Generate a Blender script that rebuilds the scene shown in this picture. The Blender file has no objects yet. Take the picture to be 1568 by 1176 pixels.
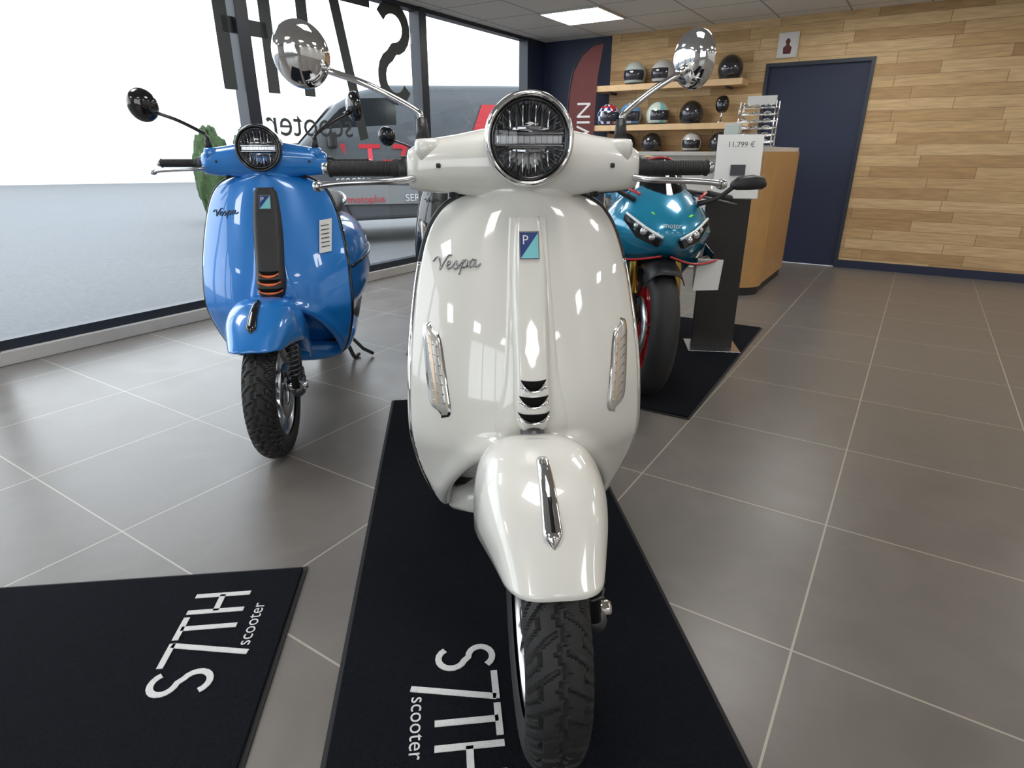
import bpy, math, random
import numpy as np
from mathutils import Vector, Matrix
random.seed(4)
D=bpy.data
SC=bpy.context.scene
# ------------------------------------------------------------------ materials
def newmat(name):
    m=D.materials.new(name); m.use_nodes=True
    return m, m.node_tree, m.node_tree.nodes['Principled BSDF']
def mat(name,col,rough=.5,metal=0,coat=0,bump=0,bscale=60,emit=None,es=0,var=0,vscale=4,spec=.5):
    m,t,b=newmat(name)
    b.inputs['Base Color'].default_value=(*col,1)
    b.inputs['Roughness'].default_value=rough
    b.inputs['Metallic'].default_value=metal
    b.inputs['Coat Weight'].default_value=coat
    b.inputs['Coat Roughness'].default_value=.03
    b.inputs['Specular IOR Level'].default_value=spec
    tc=t.nodes.new('ShaderNodeTexCoord')
    if var>0:
        n=t.nodes.new('ShaderNodeTexNoise'); n.inputs['Scale'].default_value=vscale; n.inputs['Detail'].default_value=4
        t.links.new(tc.outputs['Object'],n.inputs['Vector'])
        mx=t.nodes.new('ShaderNodeMix'); mx.data_type='RGBA'
        mx.inputs[6].default_value=(*[c*(1-var) for c in col],1)
        mx.inputs[7].default_value=(*[min(1,c*(1+var)) for c in col],1)
        t.links.new(n.outputs['Fac'],mx.inputs[0]); t.links.new(mx.outputs[2],b.inputs['Base Color'])
    if bump>0:
        n=t.nodes.new('ShaderNodeTexNoise'); n.inputs['Scale'].default_value=bscale; n.inputs['Detail'].default_value=3
        t.links.new(tc.outputs['Object'],n.inputs['Vector'])
        bp=t.nodes.new('ShaderNodeBump'); bp.inputs['Strength'].default_value=bump; bp.inputs['Distance'].default_value=.01
        t.links.new(n.outputs['Fac'],bp.inputs['Height']); t.links.new(bp.outputs['Normal'],b.inputs['Normal'])
    if emit:
        b.inputs['Emission Color'].default_value=(*emit,1); b.inputs['Emission Strength'].default_value=es
    return m
def glassmat(name,tint=(1,1,1),refl=.08,rough=.0,k=.6):
    m=D.materials.new(name); m.use_nodes=True; t=m.node_tree; t.nodes.clear()
    o=t.nodes.new('ShaderNodeOutputMaterial'); mx=t.nodes.new('ShaderNodeMixShader')
    tr=t.nodes.new('ShaderNodeBsdfTransparent'); gl=t.nodes.new('ShaderNodeBsdfGlossy')
    tr.inputs[0].default_value=(*tint,1); gl.inputs['Roughness'].default_value=rough
    lw=t.nodes.new('ShaderNodeLayerWeight'); lw.inputs['Blend'].default_value=.15
    ma=t.nodes.new('ShaderNodeMath'); ma.operation='MULTIPLY_ADD'; ma.inputs[1].default_value=k; ma.inputs[2].default_value=refl
    t.links.new(lw.outputs['Fresnel'],ma.inputs[0]); t.links.new(ma.outputs[0],mx.inputs[0])
    t.links.new(tr.outputs[0],mx.inputs[1]); t.links.new(gl.outputs[0],mx.inputs[2]); t.links.new(mx.outputs[0],o.inputs[0])
    return m
M={}
M['white']=mat('white_paint',(.69,.685,.645),.3,0,1)
M['blue']=mat('blue_paint',(.012,.20,.62),.3,.1,1)
M['blackp']=mat('black_paint',(.012,.012,.014),.25,0,1)
M['chrome']=mat('chrome',(.78,.78,.79),.06,1)
M['dchrome']=mat('dark_chrome',(.30,.30,.31),.15,1)
M['alu']=mat('brushed_aluminium',(.55,.56,.58),.25,1)
M['darkalu']=mat('dark_metal',(.12,.12,.13),.35,.8)
M['plast']=mat('black_plastic',(.015,.015,.017),.42,0,0,.15,300)
M['gloss']=mat('gloss_black',(.008,.008,.009),.12,0,.6)
M['slot']=mat('grille_shadow_black',(.004,.004,.004),.7,spec=.1)
M['rubber']=mat('tyre_rubber',(.016,.016,.017),.62,0,0,.1,400)
M['seat']=mat('seat_vinyl',(.02,.019,.018),.5,0,0,.2,250)
M['orange']=mat('orange_trim',(.75,.16,.04),.35)
M['red']=mat('red_paint',(.55,.02,.03),.3,0,.6)
M['gold']=mat('gold_fork',(.75,.5,.12),.25,1)
M['teal']=mat('teal_paint',(.008,.27,.47),.25,.2,1)
M['badgeb']=mat('badge_blue',(.02,.05,.2),.2,0,.5)
M['badget']=mat('badge_teal',(.2,.55,.6),.2,0,.5)
M['amber']=mat('signal_lens',(.47,.45,.42),.15,.15,1)
M['amberd']=mat('signal_inner',(.60,.42,.26),.3,.2,1)
M['reflector']=mat('headlamp_reflector',(.42,.43,.45),.15,1)
M['ledbar']=mat('headlamp_bar',(.62,.64,.67),.25,.7,.6)
M['ledwhite']=mat('led_light_guide',(.85,.87,.9),.2,.0,.6)
M['lens']=glassmat('lamp_glass',(.97,.98,1),.04,k=.4)
M['smoke']=glassmat('smoked_screen',(.25,.27,.3),.08)
M['glass']=glassmat('window_glass',(.96,.98,.98),.015,k=.12)
M['frame']=mat('window_frame_navy',(.018,.024,.038),.45)
M['navy']=mat('navy_wall_paint',(.014,.022,.055),.6,var=.1)
M['wallw']=mat('white_wall_paint',(.62,.60,.57),.7,var=.03)
M['wallg']=mat('grey_wall_paint',(.30,.29,.28),.7,var=.05)
M['mat']=mat('carpet_mat',(.009,.0105,.015),.97,0,0,.8,420,var=.35,vscale=160,spec=.1)
M['matedge']=mat('mat_rubber_edge',(.008,.008,.009),.7)
M['letter']=mat('white_print',(.72,.72,.72),.9,0,0,.4,300)
M['decal']=mat('window_decal_grey',(.05,.06,.06),.6)
M['redtxt']=mat('red_print',(.5,.02,.03),.5)
M['maroon']=mat('maroon_banner',(.12,.03,.03),.75,var=.1)
M['paper']=mat('paper',(.75,.75,.73),.6)
M['ink']=mat('printed_ink',(.05,.05,.06),.6)
M['stand']=mat('stand_bronze_metal',(.028,.024,.022),.45,.3,bump=.1,bscale=200)
M['oak']=mat('counter_oak',(.50,.28,.10),.4,0,.2,var=.15,vscale=12)
M['shelf']=mat('shelf_pine',(.68,.47,.26),.55,var=.2,vscale=9)
M['ctop']=mat('counter_top',(.58,.56,.52),.4,var=.04)
M['van']=mat('van_grey_paint',(.075,.083,.092),.5,0,.15)
M['vanlight']=mat('van_stripe_light',(.22,.225,.23),.5)
M['vanglass']=mat('van_glass',(.015,.018,.02),.15,spec=.3)
M['vanblack']=mat('van_black_print',(.006,.006,.007),.5)
M['leaf']=mat('hedge_leaves',(.035,.07,.02),.8,0,0,1,30,var=.6,vscale=20)
M['asph']=mat('asphalt',(.15,.15,.152),.85,0,0,.5,90,var=.25,vscale=25)
M['kerb']=mat('concrete_sill',(.52,.51,.49),.8,var=.1,vscale=14)
M['bld']=mat('outside_facade',(.8,.81,.82),.7,var=.03)
M['panel']=mat('led_panel',(1,1,1),.5,emit=(1,.98,.95),es=12)

def gridmat(name,col,line,p,ou,ov,w,rough,var,vscale,bump=0,grough=.7,size=None):
    m,t,b=newmat(name); N=t.nodes; L=t.links
    tc=N.new('ShaderNodeTexCoord'); sp=N.new('ShaderNodeSeparateXYZ'); L.new(tc.outputs['Object'],sp.inputs[0])
    ds=[]
    for ax,o in (('X',ou),('Y',ov)):
        s=N.new('ShaderNodeMath'); s.operation='SUBTRACT'; s.inputs[1].default_value=o; L.new(sp.outputs[ax],s.inputs[0])
        q=N.new('ShaderNodeMath'); q.operation='PINGPONG'; q.inputs[1].default_value=p/2; L.new(s.outputs[0],q.inputs[0]); ds.append(q)
    mn=N.new('ShaderNodeMath'); mn.operation='MINIMUM'; L.new(ds[0].outputs[0],mn.inputs[0]); L.new(ds[1].outputs[0],mn.inputs[1])
    lt=N.new('ShaderNodeMath'); lt.operation='LESS_THAN'; lt.inputs[1].default_value=w; L.new(mn.outputs[0],lt.inputs[0])
    n=N.new('ShaderNodeTexNoise'); n.inputs['Scale'].default_value=vscale; n.inputs['Detail'].default_value=6; n.inputs['Distortion'].default_value=.8
    L.new(tc.outputs['Object'],n.inputs['Vector'])
    mx=N.new('ShaderNodeMix'); mx.data_type='RGBA'
    mx.inputs[6].default_value=(*[c*(1-var) for c in col],1); mx.inputs[7].default_value=(*[c*(1+var) for c in col],1)
    L.new(n.outputs['Fac'],mx.inputs[0])
    m2=N.new('ShaderNodeMix'); m2.data_type='RGBA'; L.new(lt.outputs[0],m2.inputs[0]); L.new(mx.outputs[2],m2.inputs[6]); m2.inputs[7].default_value=(*line,1)
    L.new(m2.outputs[2],b.inputs['Base Color'])
    rr=N.new('ShaderNodeMapRange'); rr.inputs['To Min'].default_value=rough-.05; rr.inputs['To Max'].default_value=rough+.1
    L.new(n.outputs['Fac'],rr.inputs[0]); L.new(rr.outputs[0],b.inputs['Roughness'])
    if bump:
        bp=N.new('ShaderNodeBump'); bp.inputs['Strength'].default_value=bump; bp.inputs['Distance'].default_value=.004
        L.new(n.outputs['Fac'],bp.inputs['Height']); L.new(bp.outputs[0],b.inputs['Normal'])
    return m
M['floor']=gridmat('floor_tile',(.165,.147,.132),(.40,.36,.30),.555,-.04,.615,.0024,.30,.20,7,.3)
M['ceil']=gridmat('ceiling_tile',(.70,.69,.66),(.34,.34,.33),.56,-2.72+.28,5.34+.28,.008,.85,.02,60)
def woodwall():
    m,t,b=newmat('pallet_wood_planks'); N=t.nodes; L=t.links
    tc=N.new('ShaderNodeTexCoord'); sp=N.new('ShaderNodeSeparateXYZ'); L.new(tc.outputs['Object'],sp.inputs[0])
    def math_(op,a,bv=None,c=None):
        x=N.new('ShaderNodeMath'); x.operation=op
        for i,v in enumerate((a,bv,c)):
            if v is None: continue
            if isinstance(v,(int,float)): x.inputs[i].default_value=v
            else: L.new(v,x.inputs[i])
        return x.outputs[0]
    z=math_('DIVIDE',sp.outputs['Z'],.088); row=math_('FLOOR',z); fr=math_('FRACT',z)
    wn=N.new('ShaderNodeTexWhiteNoise'); wn.noise_dimensions='1D'; L.new(row,wn.inputs['W'])
    xo=math_('MULTIPLY_ADD',wn.outputs['Value'],3.0,math_('DIVIDE',sp.outputs['X'],.75))
    seg=math_('FLOOR',xo); fx=math_('FRACT',xo)
    cv=N.new('ShaderNodeCombineXYZ'); L.new(seg,cv.inputs[0]); L.new(row,cv.inputs[1])
    w2=N.new('ShaderNodeTexWhiteNoise'); w2.noise_dimensions='2D'; L.new(cv.outputs[0],w2.inputs['Vector'])
    cr=N.new('ShaderNodeValToRGB'); L.new(w2.outputs['Value'],cr.inputs[0])
    e=cr.color_ramp; e.elements[0].color=(.42,.26,.12,1); e.elements[1].color=(.64,.46,.25,1)
    x=e.elements.new(.35); x.color=(.52,.35,.17,1); x=e.elements.new(.7); x.color=(.58,.40,.21,1)
    mp=N.new('ShaderNodeMapping'); mp.inputs['Scale'].default_value=(3,3,30); L.new(tc.outputs['Object'],mp.inputs[0])
    ns=N.new('ShaderNodeTexNoise'); ns.inputs['Scale'].default_value=2; ns.inputs['Detail'].default_value=6; L.new(mp.outputs[0],ns.inputs['Vector'])
    g=math_('MULTIPLY_ADD',ns.outputs['Fac'],.8,.55)
    mul=N.new('ShaderNodeVectorMath'); mul.operation='SCALE'; L.new(cr.outputs[0],mul.inputs[0]); L.new(g,mul.inputs['Scale'])
    gap=math_('MAXIMUM',math_('LESS_THAN',fr,.03),math_('LESS_THAN',fx,.005))
    mx=N.new('ShaderNodeMix'); mx.data_type='RGBA'; L.new(gap,mx.inputs[0]); L.new(mul.outputs[0],mx.inputs[6]); mx.inputs[7].default_value=(.20,.12,.06,1)
    L.new(mx.outputs[2],b.inputs['Base Color']); b.inputs['Roughness'].default_value=.7
    return m
M['wood']=woodwall()
# ------------------------------------------------------------------ geometry helpers
def empty(name,loc=(0,0,0),rot=(0,0,0)):
    o=D.objects.new(name,None); SC.collection.objects.link(o); o.location=loc; o.rotation_euler=rot; o.empty_display_size=.1; return o
def mesh(name,v,f,m,parent=None,smooth=True,mats=None,mi=None):
    me=D.meshes.new(name); me.from_pydata([tuple(p) for p in v],[],[tuple(q) for q in f]); me.update()
    o=D.objects.new(name,me); SC.collection.objects.link(o)
    me.materials.append(M[m] if isinstance(m,str) else m)
    if mats:
        for k in mats: me.materials.append(M[k])
    if mi is not None:
        me.polygons.foreach_set('material_index',mi)
    if smooth: me.polygons.foreach_set('use_smooth',[True]*len(me.polygons))
    if parent: o.parent=parent
    return o
def mod_bevel(o,w,seg=3):
    b=o.modifiers.new('bevel','BEVEL'); b.width=w; b.segments=seg; b.limit_method='ANGLE'; b.angle_limit=.6
def solid(o,t,off=-1):
    s=o.modifiers.new('solid','SOLIDIFY'); s.thickness=t; s.offset=off
def orient(o,d=(0,-1,0)):
    me=o.data; d=Vector(d); s=sum((p.normal*p.area for p in me.polygons),Vector())
    if s.dot(d)<0:
        me.flip_normals(); me.update()
def fixn(o):
    import bmesh
    bm=bmesh.new(); bm.from_mesh(o.data); bmesh.ops.remove_doubles(bm,verts=bm.verts,dist=1e-6); bmesh.ops.recalc_face_normals(bm,faces=bm.faces); bm.to_mesh(o.data); bm.free()
def box(name,c,s,m,parent=None,bev=.004,rot=(0,0,0),seg=2):
    x,y,z=[k/2 for k in s]
    v=[(-x,-y,-z),(x,-y,-z),(x,y,-z),(-x,y,-z),(-x,-y,z),(x,-y,z),(x,y,z),(-x,y,z)]
    f=[(0,3,2,1),(4,5,6,7),(0,1,5,4),(1,2,6,5),(2,3,7,6),(3,0,4,7)]
    o=mesh(name,v,f,m,parent,False); o.location=c; o.rotation_euler=rot
    if bev: mod_bevel(o,bev,seg)
    return o
def surf(name,fn,nu,nv,m,parent=None,cu=False,cv=False,th=0,smooth=True,off=-1):
    v=[];f=[]
    for i in range(nu):
        for j in range(nv):
            v.append(fn(i/(nu if cu else nu-1),j/(nv if cv else nv-1)))
    for i in range(nu if cu else nu-1):
        for j in range(nv if cv else nv-1):
            a=i*nv+j;b=((i+1)%nu)*nv+j;c=((i+1)%nu)*nv+(j+1)%nv;d=i*nv+(j+1)%nv
            f.append((a,b,c,d))
    o=mesh(name,v,f,m,parent,smooth); fixn(o)
    if smooth: o.data.polygons.foreach_set('use_smooth',[True]*len(o.data.polygons))
    if th: solid(o,th,off)
    return o
def loft(name,rings,m,parent=None,cap=True,smooth=True):
    n=len(rings[0]); v=[p for r in rings for p in r]; f=[]
    for i in range(len(rings)-1):
        for j in range(n):
            k=(j+1)%n; f.append((i*n+j,(i+1)*n+j,(i+1)*n+k,i*n+k))
    if cap:
        f.append(tuple(range(n))); f.append(tuple((len(rings)-1)*n+j for j in range(n))[::-1])
    o=mesh(name,v,f,m,parent,smooth); fixn(o)
    if smooth: o.data.polygons.foreach_set('use_smooth',[True]*len(o.data.polygons))
    return o
def catmull(pts,sub):
    P=[np.array(p,float) for p in pts]; P=[2*P[0]-P[1]]+P+[2*P[-1]-P[-2]]; out=[]
    for i in range(1,len(P)-2):
        for k in range(sub):
            t=k/sub; a,b,c,d=P[i-1],P[i],P[i+1],P[i+2]
            out.append(.5*((2*b)+(-a+c)*t+(2*a-5*b+4*c-d)*t*t+(-a+3*b-3*c+d)*t**3))
    out.append(P[-2]); return out
def tube(name,pts,r,m,parent=None,n=12,sub=0,closed=False,flat=1.0):
    pts=[np.array(p,float) for p in pts]
    rs=list(r) if hasattr(r,'__len__') else [r]*len(pts)
    if sub:
        q=catmull([list(p)+[k] for p,k in zip(pts,rs)],sub); pts=[a[:3] for a in q]; rs=[max(a[3],1e-4) for a in q]
    rings=[]; up=None
    for i,p in enumerate(pts):
        if closed: t=pts[(i+1)%len(pts)]-pts[i-1]
        else: t=pts[min(i+1,len(pts)-1)]-pts[max(i-1,0)]
        t=t/(np.linalg.norm(t)+1e-9)
        if up is None:
            up=np.array([0,0,1.]) if abs(t[2])<.9 else np.array([0,1.,0])
        s=np.cross(t,up); s/=np.linalg.norm(s)+1e-9; up=np.cross(s,t)
        rings.append([p+rs[i]*(math.cos(a)*s+flat*math.sin(a)*up) for a in [2*math.pi*k/n for k in range(n)]])
    if closed: rings.append(rings[0])
    return loft(name,rings,m,parent,not closed)
def lathe(name,prof,m,parent=None,c=(0,0,0),axis='x',n=48,cap=False):
    v=[];f=[]
    for r,h in prof:
        for k in range(n):
            a=2*math.pi*k/n; p=(r*math.cos(a),r*math.sin(a))
            if axis=='x': q=(h,p[0],p[1])
            elif axis=='y': q=(p[0],h,p[1])
            else: q=(p[0],p[1],h)
            v.append((q[0]+c[0],q[1]+c[1],q[2]+c[2]))
    for i in range(len(prof)-1):
        for k in range(n):
            l=(k+1)%n; f.append((i*n+k,i*n+l,(i+1)*n+l,(i+1)*n+k))
    o=mesh(name,v,f,m,parent); fixn(o)
    o.data.polygons.foreach_set('use_smooth',[True]*len(o.data.polygons))
    return o
def interp(x,xs,ys):
    xs=list(xs); ys=list(ys)
    if x<=xs[0]: return ys[0]
    if x>=xs[-1]: return ys[-1]
    i=int(np.searchsorted(xs,x))-1; i=max(0,min(i,len(xs)-2))
    h=xs[i+1]-xs[i]; t=(x-xs[i])/h
    def tang(k):
        if k==0: return (ys[1]-ys[0])/(xs[1]-xs[0])
        if k==len(xs)-1: return (ys[-1]-ys[-2])/(xs[-1]-xs[-2])
        a=(ys[k]-ys[k-1])/(xs[k]-xs[k-1]); b=(ys[k+1]-ys[k])/(xs[k+1]-xs[k])
        return 0 if a*b<=0 else 2*a*b/(a+b)
    m0,m1=tang(i)*h,tang(i+1)*h
    return (2*t**3-3*t*t+1)*ys[i]+(t**3-2*t*t+t)*m0+(-2*t**3+3*t*t)*ys[i+1]+(t**3-t*t)*m1
def sm(x,a,b):
    t=max(0,min(1,(x-a)/(b-a))); return t*t*(3-2*t)
def sell(c,r1,r2,n=32,p=.8,plane='xz',k=0.):
    out=[]
    for i in range(n):
        a=2*math.pi*i/n; ca,sa=math.cos(a),math.sin(a)
        u=r1*math.copysign(abs(ca)**p,ca); w=r2*math.copysign(abs(sa)**p,sa)
        if plane=='xz': out.append((c[0]+u,c[1],c[2]+w))
        elif plane=='yz': out.append((c[0],c[1]+u,c[2]+w))
        else: out.append((c[0]+u,c[1]+w,c[2]))
    return out
def textmesh(name,s,size,m,parent,fn,shear=0,ext=.0,align='CENTER',space=1.0,bold=0):
    cu=D.curves.new(name,'FONT'); cu.body=s; cu.size=size; cu.align_x=align; cu.shear=shear; cu.space_character=space; cu.resolution_u=3
    cu.extrude=ext; cu.offset=bold
    o=D.objects.new(name+'_tmp',cu); SC.collection.objects.link(o)
    dg=bpy.context.evaluated_depsgraph_get(); me=D.meshes.new_from_object(o.evaluated_get(dg))
    D.objects.remove(o)
    for v in me.vertices: v.co=Vector(fn(v.co.x,v.co.y,v.co.z))
    q=D.objects.new(name,me); SC.collection.objects.link(q); me.materials.clear(); me.materials.append(M[m]); q.parent=parent
    return q
def strokes(name,polys,w,m,parent,fn):
    """flat ribbons through 2D polylines; fn maps (x,y)->3D"""
    v=[];f=[]
    for pl in polys:
        pl=[np.array(p,float) for p in pl]; b=len(v)
        for i,p in enumerate(pl):
            t=pl[min(i+1,len(pl)-1)]-pl[max(i-1,0)]; t/=np.linalg.norm(t); nn=np.array([-t[1],t[0]])
            v.append(fn(*(p+nn*w/2))); v.append(fn(*(p-nn*w/2)))
        for i in range(len(pl)-1): f.append((b+2*i,b+2*i+1,b+2*i+3,b+2*i+2))
    o=mesh(name,v,f,m,parent,False); solid(o,.0015,0); return o
def logo(name,m,parent,fn,h,sw=.105):
    S=[]
    for k in range(0,13):
        a=math.radians(30+k*(240/12)); S.append((.25+.21*math.cos(a),.75+.2*math.sin(a)))
    for k in range(1,13):
        a=math.radians(90-k*(240/12)); S.append((.25+.21*math.cos(a),.27+.22*math.sin(a)))
    P=[S,[(.58,.95),(1.12,.95)],[(1.08,.95),(.80,-.38)],[(1.2,.95),(1.75,.95)],[(1.47,.95),(1.47,0)],
       [(1.88,1.0),(1.88,0)],[(2.32,1.0),(2.32,0)],[(1.88,.5),(2.32,.5)]]
    P=[[(x*h,y*h) for x,y in q] for q in P]
    strokes(name+'_letters',P,sw*h,m,parent,fn)
    textmesh(name+'_word','scooter',.34*h,m,parent,lambda x,y,z:fn(x+.95*h,y-.36*h),align='LEFT')
# ------------------------------------------------------------------ camera
cam=D.cameras.new('camera'); co=D.objects.new('camera',cam); SC.collection.objects.link(co)
co.location=(0,0,1.0); co.rotation_euler=(math.radians(90-21.05),0,0); cam.sensor_width=36; cam.lens=36*1208/2048; cam.clip_start=.02; SC.camera=co
# ------------------------------------------------------------------ room (u,v frame rotated -32.8deg)
RA=-math.radians(32.8)
RC=(math.cos(RA),math.sin(RA))
def W(u,v,z=0): return (u*RC[0]-v*RC[1],u*RC[1]+v*RC[0],z)
def rbox(name,u0,u1,v0,v1,z0,z1,m,parent=None,bev=0):
    o=box(name,((0,0,0)),(u1-u0,v1-v0,z1-z0),m,parent,bev)
    for v in o.data.vertices: v.co+=Vector(((u0+u1)/2,(v0+v1)/2,(z0+z1)/2))
    if parent is None: o.rotation_euler=(0,0,RA)
    return o
UL,UR,VB,VF,HC=-3.715,4.6,6.383,-4.6,2.09
rbox('floor',UL,UR,VF,VB,-.06,0,'floor')
rbox('ceiling',UL-.1,UR+.1,VF-.1,VB+.1,HC,HC+.1,'ceil')
rbox('ground_outside',-30,14,-14,30,-.12,-.07,'asph')
DU=-1.38
rbox('wall_back_navy',UL-.1,-2.9,VB,VB+.15,0,HC,'navy')
rbox('wall_back_wood',-2.9,DU,VB-.02,VB+.13,0,HC,'wood')
rbox('wall_back_wood_over_door',DU,DU+.865,VB-.02,VB+.13,1.735,HC,'wood')
rbox('wall_back_wood_side',DU+.865,UR,VB-.02,VB+.13,0,HC,'wood')
d=empty('door_1',(0,0,0),(0,0,RA))
rbox('door_leaf',DU+.03,DU+.835,VB+.0,VB+.05,0.005,1.705,'navy',d)
rbox('door_frame_l',DU,DU+.03,VB-.03,VB+.06,0,1.735,'frame',d)
rbox('door_frame_r',DU+.835,DU+.865,VB-.03,VB+.06,0,1.735,'frame',d)
rbox('door_frame_t',DU+.03,DU+.835,VB-.03,VB+.06,1.705,1.735,'frame',d)
tube('door_handle',[(DU+.1,VB-.0,.93),(DU+.1,VB-.05,.93),(DU+.21,VB-.05,.93)],.009,'alu',d)
rbox('wall_right',UR,UR+.12,VF,VB,0,HC,'wallw')
rbox('baseboard_back',DU+.865,UR,VB-.035,VB-.02,0,.07,'navy')
wl=empty('window_1',(0,0,0),(0,0,RA))
mv=[6.05-1.69*k for k in range(0,7)]
rbox('sill',UL-.12,UL+.05,VF,VB,0,.07,'kerb',wl,.004)
rbox('head_rail',UL-.06,UL+.03,VF,VB,HC-.03,HC,'frame',wl)
rbox('bottom_rail',UL-.05,UL+.02,VF,VB,.07,.12,'frame',wl)
for i,v in enumerate(mv):
    rbox('mullion_%d'%i,UL-.07,UL+.04,v-.045,v+.045,.0,HC,'frame',wl,.003)
rbox('glass',UL-.012,UL-.006,VF,6.05,.12,HC-.03,'glass',wl)
rbox('wall_left_corner',UL-.1,UL+.02,6.09,VB,0,HC,'navy')
logo('decal','decal',wl,lambda x,y:(UL+.0005,4.22-x,1.36+y),.72,.125)
rbox('wall_front_left',UL,-.9,VF-.12,VF,0,HC,'wallg')
rbox('wall_front_right',2.6,UR,VF-.12,VF,0,HC,'wallg')
rbox('wall_front_low',-.9,2.6,VF-.12,VF,0,.5,'wallg')
wf=empty('window_2',(0,0,0),(0,0,RA))
for i in range(4):
    u=-.9+i*1.166
    rbox('mullion_front_%d'%i,u-.045,u+.045,VF-.06,VF+.04,.5,HC,'frame',wf)
rbox('glass_front',-.9,2.6,VF-.012,VF-.006,.5,HC,'glass',wf)
k=0
for iu in range(4):
    for iv in range(5):
        u=-2.72+iu*2.24; v=5.34-iv*2.24
        if abs(u)>4.3 or v<-4.3: continue
        e=empty('ceiling_light' if k==0 else 'ceiling_light.%03d'%k,W(u,v,HC),(0,0,RA)); k+=1
        box('panel',(0,0,-.006),(.53,.53,.008),'panel',e,0)
        for a,b,s in ((0,.272,(.56,.016,.014)),(0,-.272,(.56,.016,.014)),(.272,0,(.016,.56,.014)),(-.272,0,(.016,.56,.014))):
            box('rim',(a,b,-.007),s,'ctop',e,0)
hd=empty('hedge',(0,0,-.07))
for i in range(2):
    def fn(a,b,i=i):
        th=a*2*math.pi; ph=b*math.pi; r=.5*(1+.12*math.sin(7*th+i)*math.sin(6*ph)+.07*math.sin(17*th+2*i)*math.sin(13*ph))
        return (-4.75+i*.5+.55*r*math.sin(ph)*math.cos(th),10.2+i*.25+.6*r*math.sin(ph)*math.sin(th),.7+r*1.35*math.cos(ph))
    surf('bush_%d'%i,fn,60,36,'leaf',hd)
# ------------------------------------------------------------------ van
def build_van(name,loc,yaw,paint,gfx=True):
    e=empty(name,loc,(0,0,yaw))
    pr=[(-2.15,.28),(-2.22,.55),(-2.15,.82),(-1.98,.96),(-1.62,1.10),(-1.12,1.58),(-.85,1.72),(-.5,1.80),(1.2,1.86),(2.05,1.82),(2.15,1.64),(2.18,.9),(2.18,.3)]
    v=[];n=len(pr)
    def yy(z,s): return s*(.88-.12*sm(z,.9,1.85))
    for s in (-1,1):
        for x,z in pr: v.append((x,yy(z,s),z))
    f=[tuple(range(n)),tuple(range(2*n-1,n-1,-1))]+[(i,i+n,(i+1)%n+n,(i+1)%n) for i in range(n)]
    o=mesh('body',v,f,paint,e,False); fixn(o); mod_bevel(o,.05,3)
    def side(x,z,dy=.012): return (x,-(.88-.12*(z-.3)/1.5)-dy-.02,z)
    def patch(name,pts,m,th=.008):
        q=[side(*p) for p in pts]; o=mesh(name,q,[tuple(range(len(q)))],m,e,False); solid(o,th,0)
    patch('cab_window',[(-1.42,1.24),(-1.10,1.52),(-.85,1.64),(-.45,1.66),(-.45,1.24)],'vanglass')
    if gfx:
        patch('light_band',[(-2.0,.62),(-1.2,.72),(2.1,.55),(2.1,.42),(-2.0,.50)],'vanlight')
        patch('red_stripe',[(.38,.95),(.62,.95),(.92,1.62),(.68,1.62)],'redtxt')
        patch('stripe_2',[(.72,.95),(.80,.95),(1.10,1.62),(1.02,1.62)],'vanlight')
        textmesh('lettering','H-T-7',.42,'redtxt',e,lambda x,y,z:side(x-.85,y+.86,.03),bold=.006)
        textmesh('lettering_small','scooter  moto  atelier',.13,'letter',e,lambda x,y,z:side(x-.65,y+.72,.03))
        for j in range(3):
            textmesh('logo_row_%d'%j,['motoplus','SERVICE','LOCATION'][j],.12,['redtxt','letter','vanblack'][j],e,lambda x,y,z,j=j:side(x-.9+j*.7,y+.50,.03))
    mesh('windscreen',[(-1.56,-.68,1.14),(-1.56,.68,1.14),(-1.12,.62,1.58),(-1.12,-.62,1.58)],[(0,1,2,3)],'vanglass',e,False).location=(-.02,0,.02)
    for x in (-1.45,1.35):
        for s in (-1,1):
            g=s*.80
            lathe('tyre',[(.2,-.09),(.29,-.1),(.31,-.06),(.31,.06),(.29,.1),(.2,.09)],'rubber',e,(x,g,.31),'y',32)
            lathe('wheel_disc',[(.005,-.095*1),(.12,-.1),(.2,-.085),(.2,.085),(.12,.1),(.005,.095)],'alu',e,(x,g,.31),'y',24)
            surf('arch_%s'%s,lambda a,b:(x+.37*math.cos(math.pi*a),s*(.875+.02*b),.3+.37*math.sin(math.pi*a)),16,3,'plast',e,th=.02)
    surf('headlamp',lambda a,b:(-2.12+.25*a,-.70-.17*a**.6,.70+.13*b+.1*a),8,6,'ledbar',e,th=.02)
    box('door_mirror',(-1.25,-.95,1.2),(.1,.16,.2),'plast',e,.03)
    box('bumper',(-2.15,0,.38),(.2,1.6,.24),'plast',e,.05)
build_van('van',(-1.35,8.75,-.07),math.radians(27),'van')
bl=empty('building_outside',(0,0,-.07))
o=box('facade',(-14,24,1.6),(20,2,3.2),'bld',bl,0,(0,0,.4))
for i in range(6):
    box('opening_%d'%i,(-19.3+i*2.2-.4,20.65+i*.93,1.4),(1.0,.1,1.2),'vanlight',bl,.02,(0,0,.4))
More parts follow.
